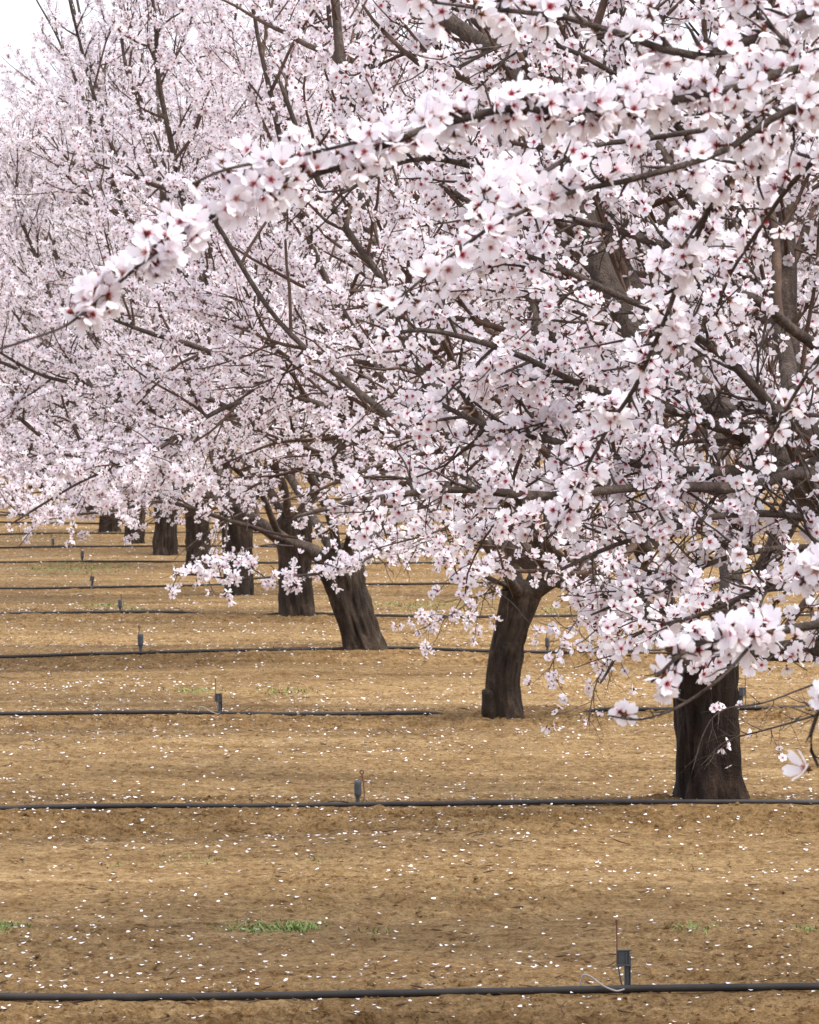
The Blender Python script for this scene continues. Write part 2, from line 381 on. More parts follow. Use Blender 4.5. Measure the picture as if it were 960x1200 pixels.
# lowest reach of the blossom as one looks along the orchard (hanging twigs have been grazed and pruned to this line)
LOWX = [-4000, -300, 0, 60, 130, 175, 230, 290, 330, 370, 430, 450, 520, 570, 620, 660, 700, 760, 850, 960, 1300, 3000]
LOWY = [650, 632, 632, 634, 636, 608, 604, 618, 632, 640, 690, 735, 740, 735, 700, 745, 770, 805, 815, 830, 880, 900]
def above_low(P, rng, slack=22):
    px, py = proj(P)
    return (py < np.interp(px, LOWX, LOWY) + rng.normal(size=px.shape) * slack) & (P[..., 2] > .35)

# ------------------------------------------------------------------ trees
def trunk_mesh(path, rad, base, seed, knob=None, flare=1.2):
    rng = np.random.default_rng(seed); K, ns = 70, 84
    P = smooth_path(path, K) - base
    u = np.linspace(0, 1, K); h = P[:, 2]
    R = rad * (1 + (flare - 1) * np.exp(-np.maximum(h + .02, 0) / .09) + .14 * np.clip((u - .7) / .3, 0, 1))
    a = np.arange(ns) * 2 * np.pi / ns
    T = nrm(np.gradient(P, axis=0)); N = nrm(np.cross(T, [0, 1, 0])); Bn = np.cross(T, N)
    A, Hh = np.meshgrid(a, h)
    rid = vn(A * 5.0 + 50 + seed, Hh * 6 + 9, seed) - .5 + .8 * (vn(A * 11.0 + 9 + 1.5 * np.sin(Hh * 9), Hh * 7, seed + 1) - .5)
    lob = .06 * np.sin(A * 3 + seed) + .05 * np.sin(A * 2 + seed * 2 + Hh * 3)
    seam = np.cos(A * 0 + 0)    # closes below
    wgt = np.minimum(1, np.minimum(A, 2 * np.pi - A) / .5)
    RR = R[:, None] * (1 + (lob * (1 + 1.3 * np.exp(-np.maximum(Hh, 0) / .09))) + .26 * rid * wgt)
    V = P[:, None] + RR[..., None] * (np.cos(A)[..., None] * N[:, None] + np.sin(A)[..., None] * Bn[:, None])
    V = V.reshape(-1, 3)
    k = np.arange(K - 1)[:, None] * ns; s = np.arange(ns)[None]; s2 = (s + 1) % ns
    F = np.stack([k + s, k + s2, k + ns + s2, k + ns + s], -1).reshape(-1, 4)
    parts = [(V, F)]
    # rounded top
    c = P[-1]; Vt = []
    for q in range(1, 5):
        f = math.cos(q / 4 * math.pi / 2) * .98 + .02
        Vt.append(c + T[-1] * R[-1] * .6 * math.sin(q / 4 * math.pi / 2) + (V.reshape(K, ns, 3)[-1] - c) * f)
    Vt = np.concatenate([V.reshape(K, ns, 3)[-1]] + Vt); kk = np.arange(4)[:, None] * ns
    parts.append((Vt, np.stack([kk + s, kk + s2, kk + ns + s2, kk + ns + s], -1).reshape(-1, 4)))
    if knob is not None:       # sawn off stub beside the base
        kp = smooth_path([np.array(p) for p in knob], 12)[None]; kr = rad * np.interp(np.linspace(0, 1, 12), [0, .5, .85, .97, 1], [.55, .52, .5, .38, .02])[None]
        v, f = tubes(kp, kr, 16); v = v + .012 * (vn(v[:, 0] * 30 + 90, v[:, 2] * 30 + 90, 3) - .5)[:, None]; parts.append((v, f))
    V, F = merge(parts)
    return quadmesh('trunk', V, F, M_WET if seed in (51, 61) else M_TRUNK, True)

def almond_tree(base, fork, trunk_r, limbs, lod, seed, allow=None, size=.042, spacing=.05, kmax=5, nL2=7, nL3=7, nL4=4,
                knob=None, mid=None, cap=None, label=None, group=None, frame_cull=False, far_frac=.3, dens=1.0):
    rng = np.random.default_rng(seed); base = np.array(base, float); fork = np.array(fork, float)
    root = bpy.data.objects.new('almond_tree', None); COL.objects.link(root); root.location = base; root.empty_display_size = .3
    tag(root, label, 'tree', group)
    path = [base + [0, 0, -.12], base] + ([np.array(m) for m in mid] if mid else [base * .5 + fork * .5]) + [fork]
    link('trunk', trunk_mesh(path, trunk_r, base, seed, knob), root)
    def keep(C):
        if len(C) == 0: return np.zeros(0, bool)
        k = above_low(C[:, -1], rng) & above_low(C[:, C.shape[1] // 2], rng, 10)
        if allow is not None: k &= allow(C[:, -1], rng)
        if cap: k &= C[:, -1, 2] - base[2] < cap - .36 * ((C[:, -1, :2] - base[:2]) ** 2).sum(1)
        return k
    for sp in limbs:
        K1 = sp.get('K', 44); pts = sp['p']; P = smooth_path(pts, K1); L = np.linalg.norm(np.diff(P, axis=0), axis=1).sum()
        wv = np.stack([vn(np.linspace(0, L * 2.2, K1) + 40 * seed + q * 7, np.full(K1, len(pts) + q + pts[-1][0]), q) - .5 for q in range(3)], 1)
        P = P + wv * sp.get('wob', .07) * np.minimum(1, np.arange(K1) / 7)[:, None]
        u = np.linspace(0, 1, K1); R = (sp['r0'] * (1 - u) ** .8 + sp['r1'] * (1 - (1 - u) ** .8)) * (1 + .30 * (vn(u * L * 6 + seed, u * 0 + len(pts), 9) - .5) + .16 * (vn(u * L * 17 + seed, u * 0 + 3.3, 10) - .5))
        ns = 12 if sp['r0'] > .02 else 8
        V, F = tubes(P[None] - base, R[None], ns); lo = link('limb' if sp['r0'] > .02 else 'branch', quadmesh('limb', V, F, M_LIMB), root)
        tw, fl = [], []
        if sp.get('lv', 1) == 1:
            A, Ra = grow(P[None], R[None], max(2, round(nL2 * L / 3.2)), (.9, 1.7), (.5, 1.15), 12, .05, .10, .018, rng, .18, .25, droop=-.03)
            if allow is not None or True:
                k = keep(A); A, Ra = A[k], Ra[k]
            # the limb's own tip carries twigs as well
            A2, Ra2 = grow(P[None], R[None], sp.get('n3', round(5 * L)), (.35, .8), (.5, 1.3), 8, .09, .12, .008, rng, .3, .3, droop=-.04); k = keep(A2); A2, Ra2 = A2[k], Ra2[k]
            Bq, Rb = grow(A, Ra, nL3, (.35, .85), (.4, 1.15), 8, .09, .12, .0072, rng, .15, .3, droop=-.04); k = keep(Bq); Bq, Rb = Bq[k], Rb[k]
            Bq = np.concatenate([Bq, A2]); Rb = np.concatenate([Rb, Ra2])
            tw.append((A, Ra, 5)); fl.append((A[:, 4:], 1.2))
        else:
            Bq, Rb = grow(P[None], R[None], sp.get('n3', round(9 * L)), sp.get('l3', (.12, .4)), (.4, 1.2), 7, sp.get('up', .04), .14, .0045, rng, sp.get('t0', .2), .35, zc=-9)
            if not sp.get('free'): k = keep(Bq); Bq, Rb = Bq[k], Rb[k]
            fl.append((P[None, int(sp.get('bare', .25) * K1):int(sp.get('stop', 1) * K1)], sp.get('dens', 1.6)))
        nn = nL4 if sp.get('lv', 1) == 1 else sp.get('n4', 2)
        Cq, Rc = grow(Bq, Rb, nn, (.10, .34) if sp.get('lv', 1) == 1 else (.05, .16), (.4, 1.2), 5, .08, .16, .0032, rng, .1, .5, droop=-.05)
        k = keep(Cq) if not sp.get('free') else np.ones(len(Cq), bool); Cq, Rc = Cq[k], Rc[k]
        tw += [(Bq, Rb, 4), (Cq, Rc, 3)]; fl += [(Bq, 1.0 * sp.get('tw', 1)), (Cq, 1.1 * sp.get('tw', 1))]
        tw = [x for x in tw if len(x[0])]
        if tw and sp.get('lv', 1) == 2:
            V, F = merge([tubes(P[None] - base, R[None], ns)] + [tubes(p - base, r, n) for p, r, n in tw]); lo.data = quadmesh('limb', V, F, M_LIMB)
        elif tw:
            V, F = merge([tubes(p - base, r, n) for p, r, n in tw]); link('twigs', quadmesh('twigs', V, F, M_TWIG), lo)
        Ss, Ds = [], []
        for p, fct in fl:
            if len(p):
                s, d = spur_points(p, spacing / (fct * dens), kmax if lod != 'near' else 3, rng, even=(lod == 'near' and len(p) == 1)); Ss.append(s); Ds.append(d)
        if Ss:
            S, D = np.concatenate(Ss), np.concatenate(Ds)
            if lod != 'near':       # old wood inside the crown carries little blossom
                lx = S - base; rr = np.hypot(lx[:, 0], lx[:, 1]); pk = np.clip(.12 + .5 * (rr / 1.9) ** 2 + .42 * np.clip(lx[:, 2] - 1.0, 0, 9) / 1.3, 0, 1)
                if base[1] < 18: pk = np.maximum(pk, .5)
                if sp.get('free'): pk = np.maximum(pk, .8)
                k = rng.random(len(S)) < pk; S, D = S[k], D[k]
            if frame_cull and base[1] < 24: S, D = thin_gaps(S, D, rng)
            if frame_cull:
                px, py = proj(S); mg = FPX * 1.0 / base[1]
                inside = (px > -mg) & (px < 960 + mg) & (py > -mg * .8) & (py < 1200)
                k = inside | (rng.random(len(S)) < far_frac); S, D = S[k], D[k]
            if len(S): link('blossoms', flower_mesh(S, D, lod, sp.get('size', size), rng, base), lo)
        if lod in ('near', 'mid') and len(Cq) > 300:        # the first green leaf tips
            q = rng.choice(len(Cq), max(1, len(Cq) // 10), replace=False); S = Cq[q, -1]; n = len(S)
            V, F = [], []
            for i in range(n):
                for j in range(3):
                    d = nrm(rng.normal(size=3) + [0, 0, .8]); s = nrm(np.cross(d, rng.normal(size=3))) * .0035; l = rng.uniform(.012, .028); o = len(V)
                    V += [S[i] - base - s * .3, S[i] - base + s * .3, S[i] - base + d * l * .6 + s, S[i] - base + d * l, S[i] - base + d * l * .6 - s, S[i] - base + d * l * .3]
                    F += [(o, o + 1, o + 2, o + 5), (o, o + 5, o + 3, o + 4), (o + 5, o + 2, o + 3, o + 3)]
            F = [f for f in F if len(set(f)) == 4]
            link('leaf_tips', quadmesh('leaf_tips', np.array(V), np.array(F), M_LEAF), lo)
    return root

def vase(base, fork, n, seed, r0=.055, reach=(1.7, 2.5), top=(4.6, 6.0), az0=0, azs=None, low=2):
    """limb paths rising in a vase; a few low limbs spread wide"""
    rng = np.random.default_rng(seed); out = []; base = np.array(base, float); fork = np.array(fork, float)
    az = azs if azs is not None else az0 + np.arange(n) * 2 * np.pi / n + rng.normal(size=n) * .22
    for i, a in enumerate(az):
        rr = rng.uniform(*reach); tp = rng.uniform(*top); e = np.array([math.cos(a), math.sin(a), 0])
        if i % 3 == 1 and low > 0:
            p = [fork, fork + e * .35 + [0, 0, .28], fork + e * 1.1 + [0, 0, .75], fork + e * 2.0 + [0, 0, 1.15], fork + e * (rr + .75) + [0, 0, 1.5]]; low -= 1
        else:
            H = tp - fork[2]
            p = [fork, fork + e * .30 + [0, 0, .40], fork + e * rr * .45 + [0, 0, H * .38], fork + e * rr * .78 + [0, 0, H * .7], fork + e * rr + [0, 0, H]]
        # a forked companion
        out.append(dict(p=p, r0=r0 * rng.uniform(.85, 1.1), r1=.007))
        q = rng.uniform(.5, .9) * rng.choice([-1, 1]); e2 = np.array([math.cos(a + q), math.sin(a + q), 0]); s = np.array(p[2])
        out.append(dict(p=[s, s + e2 * .4 + [0, 0, .55], s + e2 * .8 + [0, 0, min(1.6, tp - s[2] - .6)], s + e2 * 1.15 + [0, 0, max(1.0, min(2.6, tp - s[2] - .3))]], r0=r0 * .62, r1=.006))
    return out
def px_limb(pts, r0, r1=.007, **k):
    return dict(p=[at(*p) for p in pts], r0=r0, r1=r1, **k)
def gbase(x, y):
    return np.array([x, y, float(ground(x, y)) - .01])
def gpix(px, py):
    p = at(px, py, 10.0); k = (CAMH - p[2]) / 10.0; g = 0.0
    for _ in range(6):
        d = (CAMH - g) / k; x = at(px, py, d)[0]; g = float(ground(x, d))
    return gbase(x, d)

# ------------------------------------------------------------------ ground: one sheet out to the horizon
def build_ground():
    uu = np.concatenate([-np.geomspace(60, 1.05, 14), np.linspace(-1, 1, 640), np.geomspace(1.05, 60, 14)])
    yy = np.concatenate([[-400, -120, -40, -12, 0, 4, 7], np.geomspace(9, 13, 90)[:-1], np.linspace(13, 25, 900)[:-1], np.linspace(25, 45, 620)[:-1], np.geomspace(45, 130, 420), np.geomspace(136, 4000, 22)])
    hw = np.interp(yy, [-400, 0, 9, 130, 4000], [4, 4, 3.2, 16, 60])
    X = uu[None] * hw[:, None]; Y = np.repeat(yy[:, None], len(uu), 1)
    Z = ground(X, Y); n, m = X.shape
    f = np.clip((np.abs(uu) > 1.01)[None] | (Y < 8) | (Y > 131), 0, 1); Z = np.where(f, -0.01 + 0 * Z, Z)
    V = np.stack([X, Y, Z], -1).reshape(-1, 3)
    i = np.arange(n - 1)[:, None] * m; j = np.arange(m - 1)[None]
    F = np.stack([i + j, i + j + 1, i + m + j + 1, i + m + j], -1).reshape(-1, 4)
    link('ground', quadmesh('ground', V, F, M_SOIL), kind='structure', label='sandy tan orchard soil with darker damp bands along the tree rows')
build_ground()

# ------------------------------------------------------------------ irrigation hoses and sprinkler stakes
ROWY = {0: (1158, 1152), 1: (953, 948)}
hose_label = {
    0: 'black irrigation hose crossing the soil at the very front of the picture',
    1: 'black irrigation hose passing just in front of the nearest visible trunk',
    2: 'dark hose dipping under the soil at the foot of the slender trunk with a stub',
    3: 'dark hose at the foot of the thick trunk leaning left, with a tall stake',
    4: 'thin dark hose, fifth line counted from the front',
}
ordinal = ['first', 'second', 'third', 'fourth', 'fifth', 'sixth', 'seventh', 'eighth', 'ninth', 'tenth', 'eleventh', 'twelfth', 'thirteenth', 'fourteenth', 'fifteenth', 'sixteenth']
def hose_center(n, off):
    p = rowpos(n, off); sgn = -.30 if n >= 1 else 0.0
    wob = .30 * (vn(np.array(off * .42 + n * 13.), np.array(n * 3.3), 11) - .5) + .26 * (vn(np.array(off * 1.05 + n * 5.), np.array(n * 1.3), 12) - .5)
    return p[0], p[1] + sgn * .5 + wob - (.10 * math.exp(-(off / .5) ** 2) if n == 1 else 0)
HR = .0108
HOSE = {}
for n in range(0, 14):
    lo, hi = -9.0 - .3 * n, 8.0 + .2 * n
    offs = np.arange(lo, hi, .06 if n < 3 else .12)
    P = np.array([[*hose_center(n, o), 0] for o in offs]); g = ground(P[:, 0], P[:, 1])
    KW = 21 if n < 3 else 11; gs = np.convolve(np.pad(g, KW // 2, 'edge'), np.ones(KW) / KW, 'valid'); gs = np.convolve(np.pad(gs, KW // 2, 'edge'), np.ones(KW) / KW, 'valid')
    P[:, 2] = gs + HR * 1.1 + .012 * (vn(offs * 1.6 + n * 7, offs * 0 + n, 21) - .55)
    bury = {2: (-.45, .45), 4: (-.9, -.2), 5: (.3, .9)}.get(n)
    if bury:
        c = np.clip((offs - bury[0]) / .25, 0, 1) * np.clip((bury[1] - offs) / .25, 0, 1); P[:, 2] -= c * .045
    HOSE[n] = P
    V, F = tubes(P[None], np.full((1, len(P)), HR * (1 if n < 6 else 1.1)), 10)
    link('irrigation_hose', quadmesh('irrigation_hose', V, F, M_HOSE), cat='hose', group='irrigation hoses along the tree rows',
         label=hose_label.get(n, 'thin dark irrigation hose crossing the soil, %s line counted from the front' % ordinal[n]))

def box_vf(c, s, rot=0):
    x, y, z = np.array(s) / 2; V = np.array([[i, j, k] for k in (-z, z) for i, j in ((-x, -y), (x, -y), (x, y), (-x, y))]); cr, sr = math.cos(rot), math.sin(rot)
    V = np.stack([V[:, 0] * cr - V[:, 1] * sr, V[:, 0] * sr + V[:, 1] * cr, V[:, 2]], 1) + c
    return V, np.array([(0, 3, 2, 1), (4, 5, 6, 7), (0, 1, 5, 4), (1, 2, 6, 5), (2, 3, 7, 6), (3, 0, 4, 7)])
def tb(pts, r, ns=8, K=20):
    P = smooth_path([np.array(p, float) for p in pts], K); return tubes(P[None], np.full((1, K), r), ns)
def bevel(o, w_=.0012):
    b = o.modifiers.new('bevel', 'BEVEL'); b.width = w_; b.segments = 2
def stake_box(label):
    """flat ribbed stake with a boxy emitter, a thin riser rod and a pale feed tube"""
    r = bpy.data.objects.new('sprinkler_stake', None); COL.objects.link(r); r.empty_display_size = .1; tag(r, label, 'sprinkler', 'sprinkler stakes along the hoses')
    V, F = merge([box_vf((.012, 0, .03), (.009, .010, .12)), box_vf((.019, 0, .03), (.003, .020, .12)), box_vf((.005, 0, .032), (.0025, .016, .11))]); o = link('stake', quadmesh('stake', V, F, M_STAKE, False), r); bevel(o)
    V, F = merge([box_vf((0, 0, .083), (.034, .022, .040)), box_vf((.000, -.002, .064), (.041, .026, .005)), box_vf((.002, -.002, .105), (.040, .026, .004)), box_vf((.006, -.0125, .083), (.003, .006, .034)), box_vf((.015, -.0125, .083), (.003, .006, .034)), box_vf((-.012, -.0125, .083), (.003, .006, .034))])
    o = link('emitter_box', quadmesh('emitter_box', V, F, M_STAKE, False), r); bevel(o)
    V, F = merge([tb([(-.018, -.006, .066), (-.018, -.006, .12), (-.0185, -.004, .165), (-.019, -.004, .184)], .0019), tb([(-.019, -.004, .178), (-.019, -.004, .188)], .0034)]); link('riser_rod', quadmesh('riser_rod', V, F, M_RUST), r)
    V, F = tb([(-.016, -.012, .064), (-.010, -.014, .03), (-.004, -.014, .004), (.002, -.012, -.03)], .0022); link('brace_wire', quadmesh('brace_wire', V, F, M_STAKE), r)
    V, F = merge([tb([(-.002, -.03, .000), (-.028, -.045, -.002), (-.062, -.03, .012), (-.088, -.005, .032), (-.108, .003, .038), (-.114, .006, .028), (-.118, .01, .008)], .0025, 8, 30)]); link('feed_tube', quadmesh('feed_tube', V, F, M_TUBE), r)
    return r
def stake_pipe(label):
    """short grey pipe with a rusty looped rod bent beside it"""
    r = bpy.data.objects.new('sprinkler_stake', None); COL.objects.link(r); r.empty_display_size = .1; tag(r, label, 'sprinkler', 'sprinkler stakes along the hoses')
    K = 14; P = np.stack([np.zeros(K), np.zeros(K), np.linspace(-.03, .095, K)], 1); R = np.interp(np.linspace(0, 1, K), [0, .5, .52, .96, 1], [.0075, .0085, .0145, .0150, .0125])
    P = np.vstack([P, P[-1] - [0, 0, .002]]); R = np.append(R, .001)
    V, F = tubes(P[None], R[None], 14); link('pipe', quadmesh('pipe', V, F, M_STAKE), r)
    ring = [(.016 + .0075 * math.sin(a), -.004, .128 + .0075 * -math.cos(a)) for a in np.linspace(0, 2 * np.pi, 13)]
    V, F = merge([tb([(.008, -.012, -.002), (.018, -.012, .006), (.025, -.010, .022), (.026, -.006, .05), (.022, -.004, .09), (.016, -.004, .121)], .0022), tb(ring, .0022, 8, 26)]); link('looped_rod', quadmesh('looped_rod', V, F, M_RUST), r)
    V, F = tb([(-.012, -.02, -.008), (-.04, -.03, .010), (-.09, -.02, .014), (-.13, -.01, .006), (-.15, .0, -.004)], .002, 8, 24); link('feed_tube', quadmesh('feed_tube', V, F, M_HOSE), r)
    return r
def copy_tree(o, parent=None):
    c = o.copy(); COL.objects.link(c); c.parent = parent
    for ch in list(o.children): copy_tree(ch, c)
    return c
def put_on_row(o, n, px, rz=0, sc_=1.0, lean=0, dy=.018):
    P = HOSE[n]; pxs, pys = proj(P); i = int(np.argmin(np.abs(pxs - px))); o.location = (P[i, 0], P[i, 1] + dy, P[i, 2] + .0); o.rotation_euler = (0, lean, rz); o.scale = (sc_,) * 3
sA = stake_box('grey ribbed sprinkler stake with thin rod and pale tube loop at the front hose'); put_on_row(sA, 0, 719, .12)
sB = stake_pipe('short grey sprinkler pipe with a rusty looped rod on the second hose'); put_on_row(sB, 1, 418, 0)
specs = [(sA, 2, 261, .5, .95, .0, 'small grey stake with upright rod on the third hose, left of a green weed patch'),
         (sB, 3, 174, 2.2, 1.28, .02, 'tall dark stake on the fourth hose, left of the thick leaning trunk'),
         (sB, 4, 134, 1.3, 1.0, .0, 'dark stake on the fifth hose, above a patch of green'),
         (sA, 5, 111, .9, .92, .15, 'slanting dark stake on the sixth hose at the left'),
         (sB, 6, 90, 2.4, 1.15, .0, 'small upright stake beside the green strip far left'),
         (sB, 7, 66, 2.8, 1.0, .05, 'tiny dark stake on the eighth hose far left'),
         (sA, 2, 874, 2.2, 1.0, .0, 'grey stake on the third hose, seen just right of the nearest trunk'),
         (sB, 3, 640, 2.0, 1.0, .0, 'small stake on the fourth hose, right of the trunk with a stub'),
         (sB, 8, 40, .4, 1.0, .0, 'tiny stake on the ninth hose near the left edge')]
for src, n, px, rz, s_, ln, lab in specs:
    o = copy_tree(src); o['label'] = lab; put_on_row(o, n, px, rz, s_, ln)

# ------------------------------------------------------------------ fallen petals, clods, weeds
def rand_ground(N, rng, ymin, ymax, pw=1.0):
    y = ymin * (ymax / ymin) ** (rng.random(N) ** pw)
    x = (rng.random(N) * 2 - 1) * (2.2 + .10 * y) - .02 * y
    return x, y
def fallen_petals():
    rng = np.random.default_rng(11); N = 60000
    x, y = rand_ground(N, rng, 12.0, 75.0, .62)
    r = rowcoord(x, y); q = (r / SPC - np.round(r / SPC)) * SPC
    k = rng.random(N) < (.25 + .75 * vn(x * .9, y * .6, 31) ** 1.5 + .35 * np.exp(-(q / .9) ** 2)) * .95
    x, y = x[k], y[k]; N = len(x); z = ground(x, y)
    a = rng.uniform(0, 2 * np.pi, N); L = rng.uniform(.004, .0088, N) * np.interp(y, [15, 60], [1, 1.5]); W = L * rng.uniform(.55, .9, N)
    t1, t2 = rng.normal(size=N) * .16, rng.normal(size=N) * .16
    ca, sa = np.cos(a), np.sin(a); V = np.empty((N, 6, 3))
    for j, (u, v, c) in enumerate(((-1, -.35, .3), (0, -1, 0), (1, -.45, .35), (1, .45, .35), (0, 1, 0), (-1, .35, .3))):
        lx, ly = u * L, v * W; V[:, j, 0] = x + lx * ca - ly * sa; V[:, j, 1] = y + lx * sa + ly * ca; V[:, j, 2] = z + .006 + lx * t1 + ly * t2 + c * L * .6
    b = (np.arange(N) * 6)[:, None]; F = np.concatenate([b + [0, 1, 4, 5], b + [1, 2, 3, 4]])
    link('fallen_petals', quadmesh('fallen_petals', V, F, M_FALLEN, False), kind='stuff', label='white almond petals scattered over the tan soil', cat='petals')
def clods():
    rng = np.random.default_rng(12); N = 42000
    x, y = rand_ground(N, rng, 12.5, 34.0, .9)
    r = rowcoord(x, y); q = (r / SPC - np.round(r / SPC)) * SPC
    k = rng.random(N) < .12 + .9 * np.exp(-((q + .4) / .6) ** 2) + .4 * (vn(x * .8, y * .5, 8) > .6); x, y = x[k], y[k]; N = len(x); z = ground(x, y)
    s = .0022 + .0085 * rng.random(N) ** 5; ns = 6
    rows = [(-.6, .7), (.1, 1.0), (.65, .7), (.95, .12)]; V = np.empty((N, len(rows), ns, 3)); a = np.arange(ns) * 2 * np.pi / ns
    for j, (h, rr) in enumerate(rows):
        rad = s[:, None] * rr * rng.uniform(.7, 1.25, (N, ns)); V[:, j, :, 0] = x[:, None] + rad * np.cos(a); V[:, j, :, 1] = y[:, None] + rad * np.sin(a); V[:, j, :, 2] = z[:, None] + s[:, None] * (h * .8 + .15 * rng.normal(size=(N, ns)))
    b = (np.arange(N) * len(rows) * ns)[:, None, None, None]; k_ = (np.arange(len(rows) - 1) * ns)[None, :, None, None]; s_ = np.arange(ns)[None, None, :, None]; s2 = (s_ + 1) % ns
    F = np.concatenate([b + k_ + s_, b + k_ + s2, b + k_ + ns + s2, b + k_ + ns + s_], -1).reshape(-1, 4)
    link('soil_clods', quadmesh('soil_clods', V, F, M_CLOD), kind='stuff', label='small crumbly clods of tan soil beside the hoses', cat='clods')
def grass():
    rng = np.random.default_rng(13)
    pat = [(300, 1090, 35, .12, 200), (348, 1088, 22, .12, 220), (5, 1086, 16, .12, 120), (815, 1093, 24, .10, 70), (945, 1090, 16, .08, 60), (440, 1092, 18, .1, 16), (335, 811, 30, .14, 150), (230, 811, 28, .13, 110),
           (560, 1040, 90, .3, 22), (200, 1010, 20, .2, 14), (365, 1010, 10, .1, 14), (250, 1010, 12, .1, 14), (130, 1014, 10, .1, 10),
           (90, 663, 60, 1.0, 900), (205, 661, 40, .7, 300), (125, 711, 26, .5, 260), (160, 713, 16, .4, 100), (490, 709, 55, .5, 360), (630, 715, 50, .5, 200), (20, 628, 60, 1.0, 260), (250, 630, 80, 1.0, 300), (420, 640, 90, 1.2, 400), (560, 655, 70, .8, 240), (800, 1010, 60, .5, 16)]
    Vs, Fs = [], []; o = 0
    for px, py, sx, sy, n in pat:
        c = gpix(px, py); d = c[1]; n = int(n * 1.4)
        x = c[0] + rng.normal(size=n) * sx * d / FPX * .6; y = d + rng.normal(size=n) * sy * .8; z = ground(x, y)
        x = x + .02 * rng.normal(size=n); n_ = n; L = rng.uniform(.006, .025, n); a = rng.uniform(0, 2 * np.pi, n); W = rng.uniform(.0012, .0026, n) * np.interp(d, [15, 60], [1.2, 2.6])
        le = rng.uniform(.6, 1.6, n); dx, dy = np.cos(a) * le, np.sin(a) * le; sxn, syn = -np.sin(a), np.cos(a)
        V = np.empty((n, 6, 3))
        for j, (h, w_) in enumerate(((0, 1), (.55, .8), (1, .15))):
            for k, sg in enumerate((-1, 1)):
                V[:, j * 2 + k, 0] = x + dx * L * h ** 1.6 + sg * sxn * W * w_; V[:, j * 2 + k, 1] = y + dy * L * h ** 1.6 + sg * syn * W * w_; V[:, j * 2 + k, 2] = z - .003 + L * h * (1 - .25 * h * le)
        b = (np.arange(n) * 6)[:, None] + o; Fs += [b + [0, 1, 3, 2], b + [2, 3, 5, 4]]; Vs.append(V.reshape(-1, 3)); o += n * 6
    link('grass', quadmesh('grass', np.concatenate(Vs), np.concatenate(Fs), M_GRASS, False), kind='stuff', label='short green weeds and grass growing in small patches on the soil', cat='grass')
def litter():
    rng = np.random.default_rng(15); N = 9000
    x, y = rand_ground(N, rng, 12.5, 45.0, .8); r = rowcoord(x, y); q = (r / SPC - np.round(r / SPC)) * SPC
    k = rng.random(N) < .15 + .8 * np.exp(-((q + .1) / .7) ** 2) + .5 * (vn(x * .6, y * .35, 77) > .66); x, y = x[k], y[k]; N = len(x)
    L = rng.uniform(.006, .022, N) * np.where(rng.random(N) < .06, 3.0, 1); a = rng.uniform(0, np.pi, N); K = 4; t = np.linspace(-1, 1, K)[None]
    P = np.empty((N, K, 3)); bend = rng.normal(size=(N, 1)) * .25
    P[..., 0] = x[:, None] + L[:, None] * (t * np.cos(a)[:, None] - bend * t * t * np.sin(a)[:, None]); P[..., 1] = y[:, None] + L[:, None] * (t * np.sin(a)[:, None] + bend * t * t * np.cos(a)[:, None])
    P[..., 2] = ground(x, y)[:, None] + .0025 + np.abs(rng.normal(size=(N, 1))) * .15 * L[:, None] * (1 + t)
    V, F = tubes(P, np.repeat(rng.uniform(.0009, .0028, N)[:, None], K, 1) * np.array([.5, 1, 1, .5])[None], 4)
    link('soil_litter', quadmesh('soil_litter', V, F, M_LITTER, False), kind='stuff', label='dry brown bits of twig and husk strewn over the soil', cat='litter')
fallen_petals(); clods(); litter(); grass()

# ------------------------------------------------------------------ the trees
pi = math.pi
def away_from_frame(P, rng):
    px, py = proj(P); mg = 60; return ~((px > -mg) & (px < 960 + mg) & (py > -mg) & (py < 1260))
GROUP = 'blossoming almond trees of the orchard column'
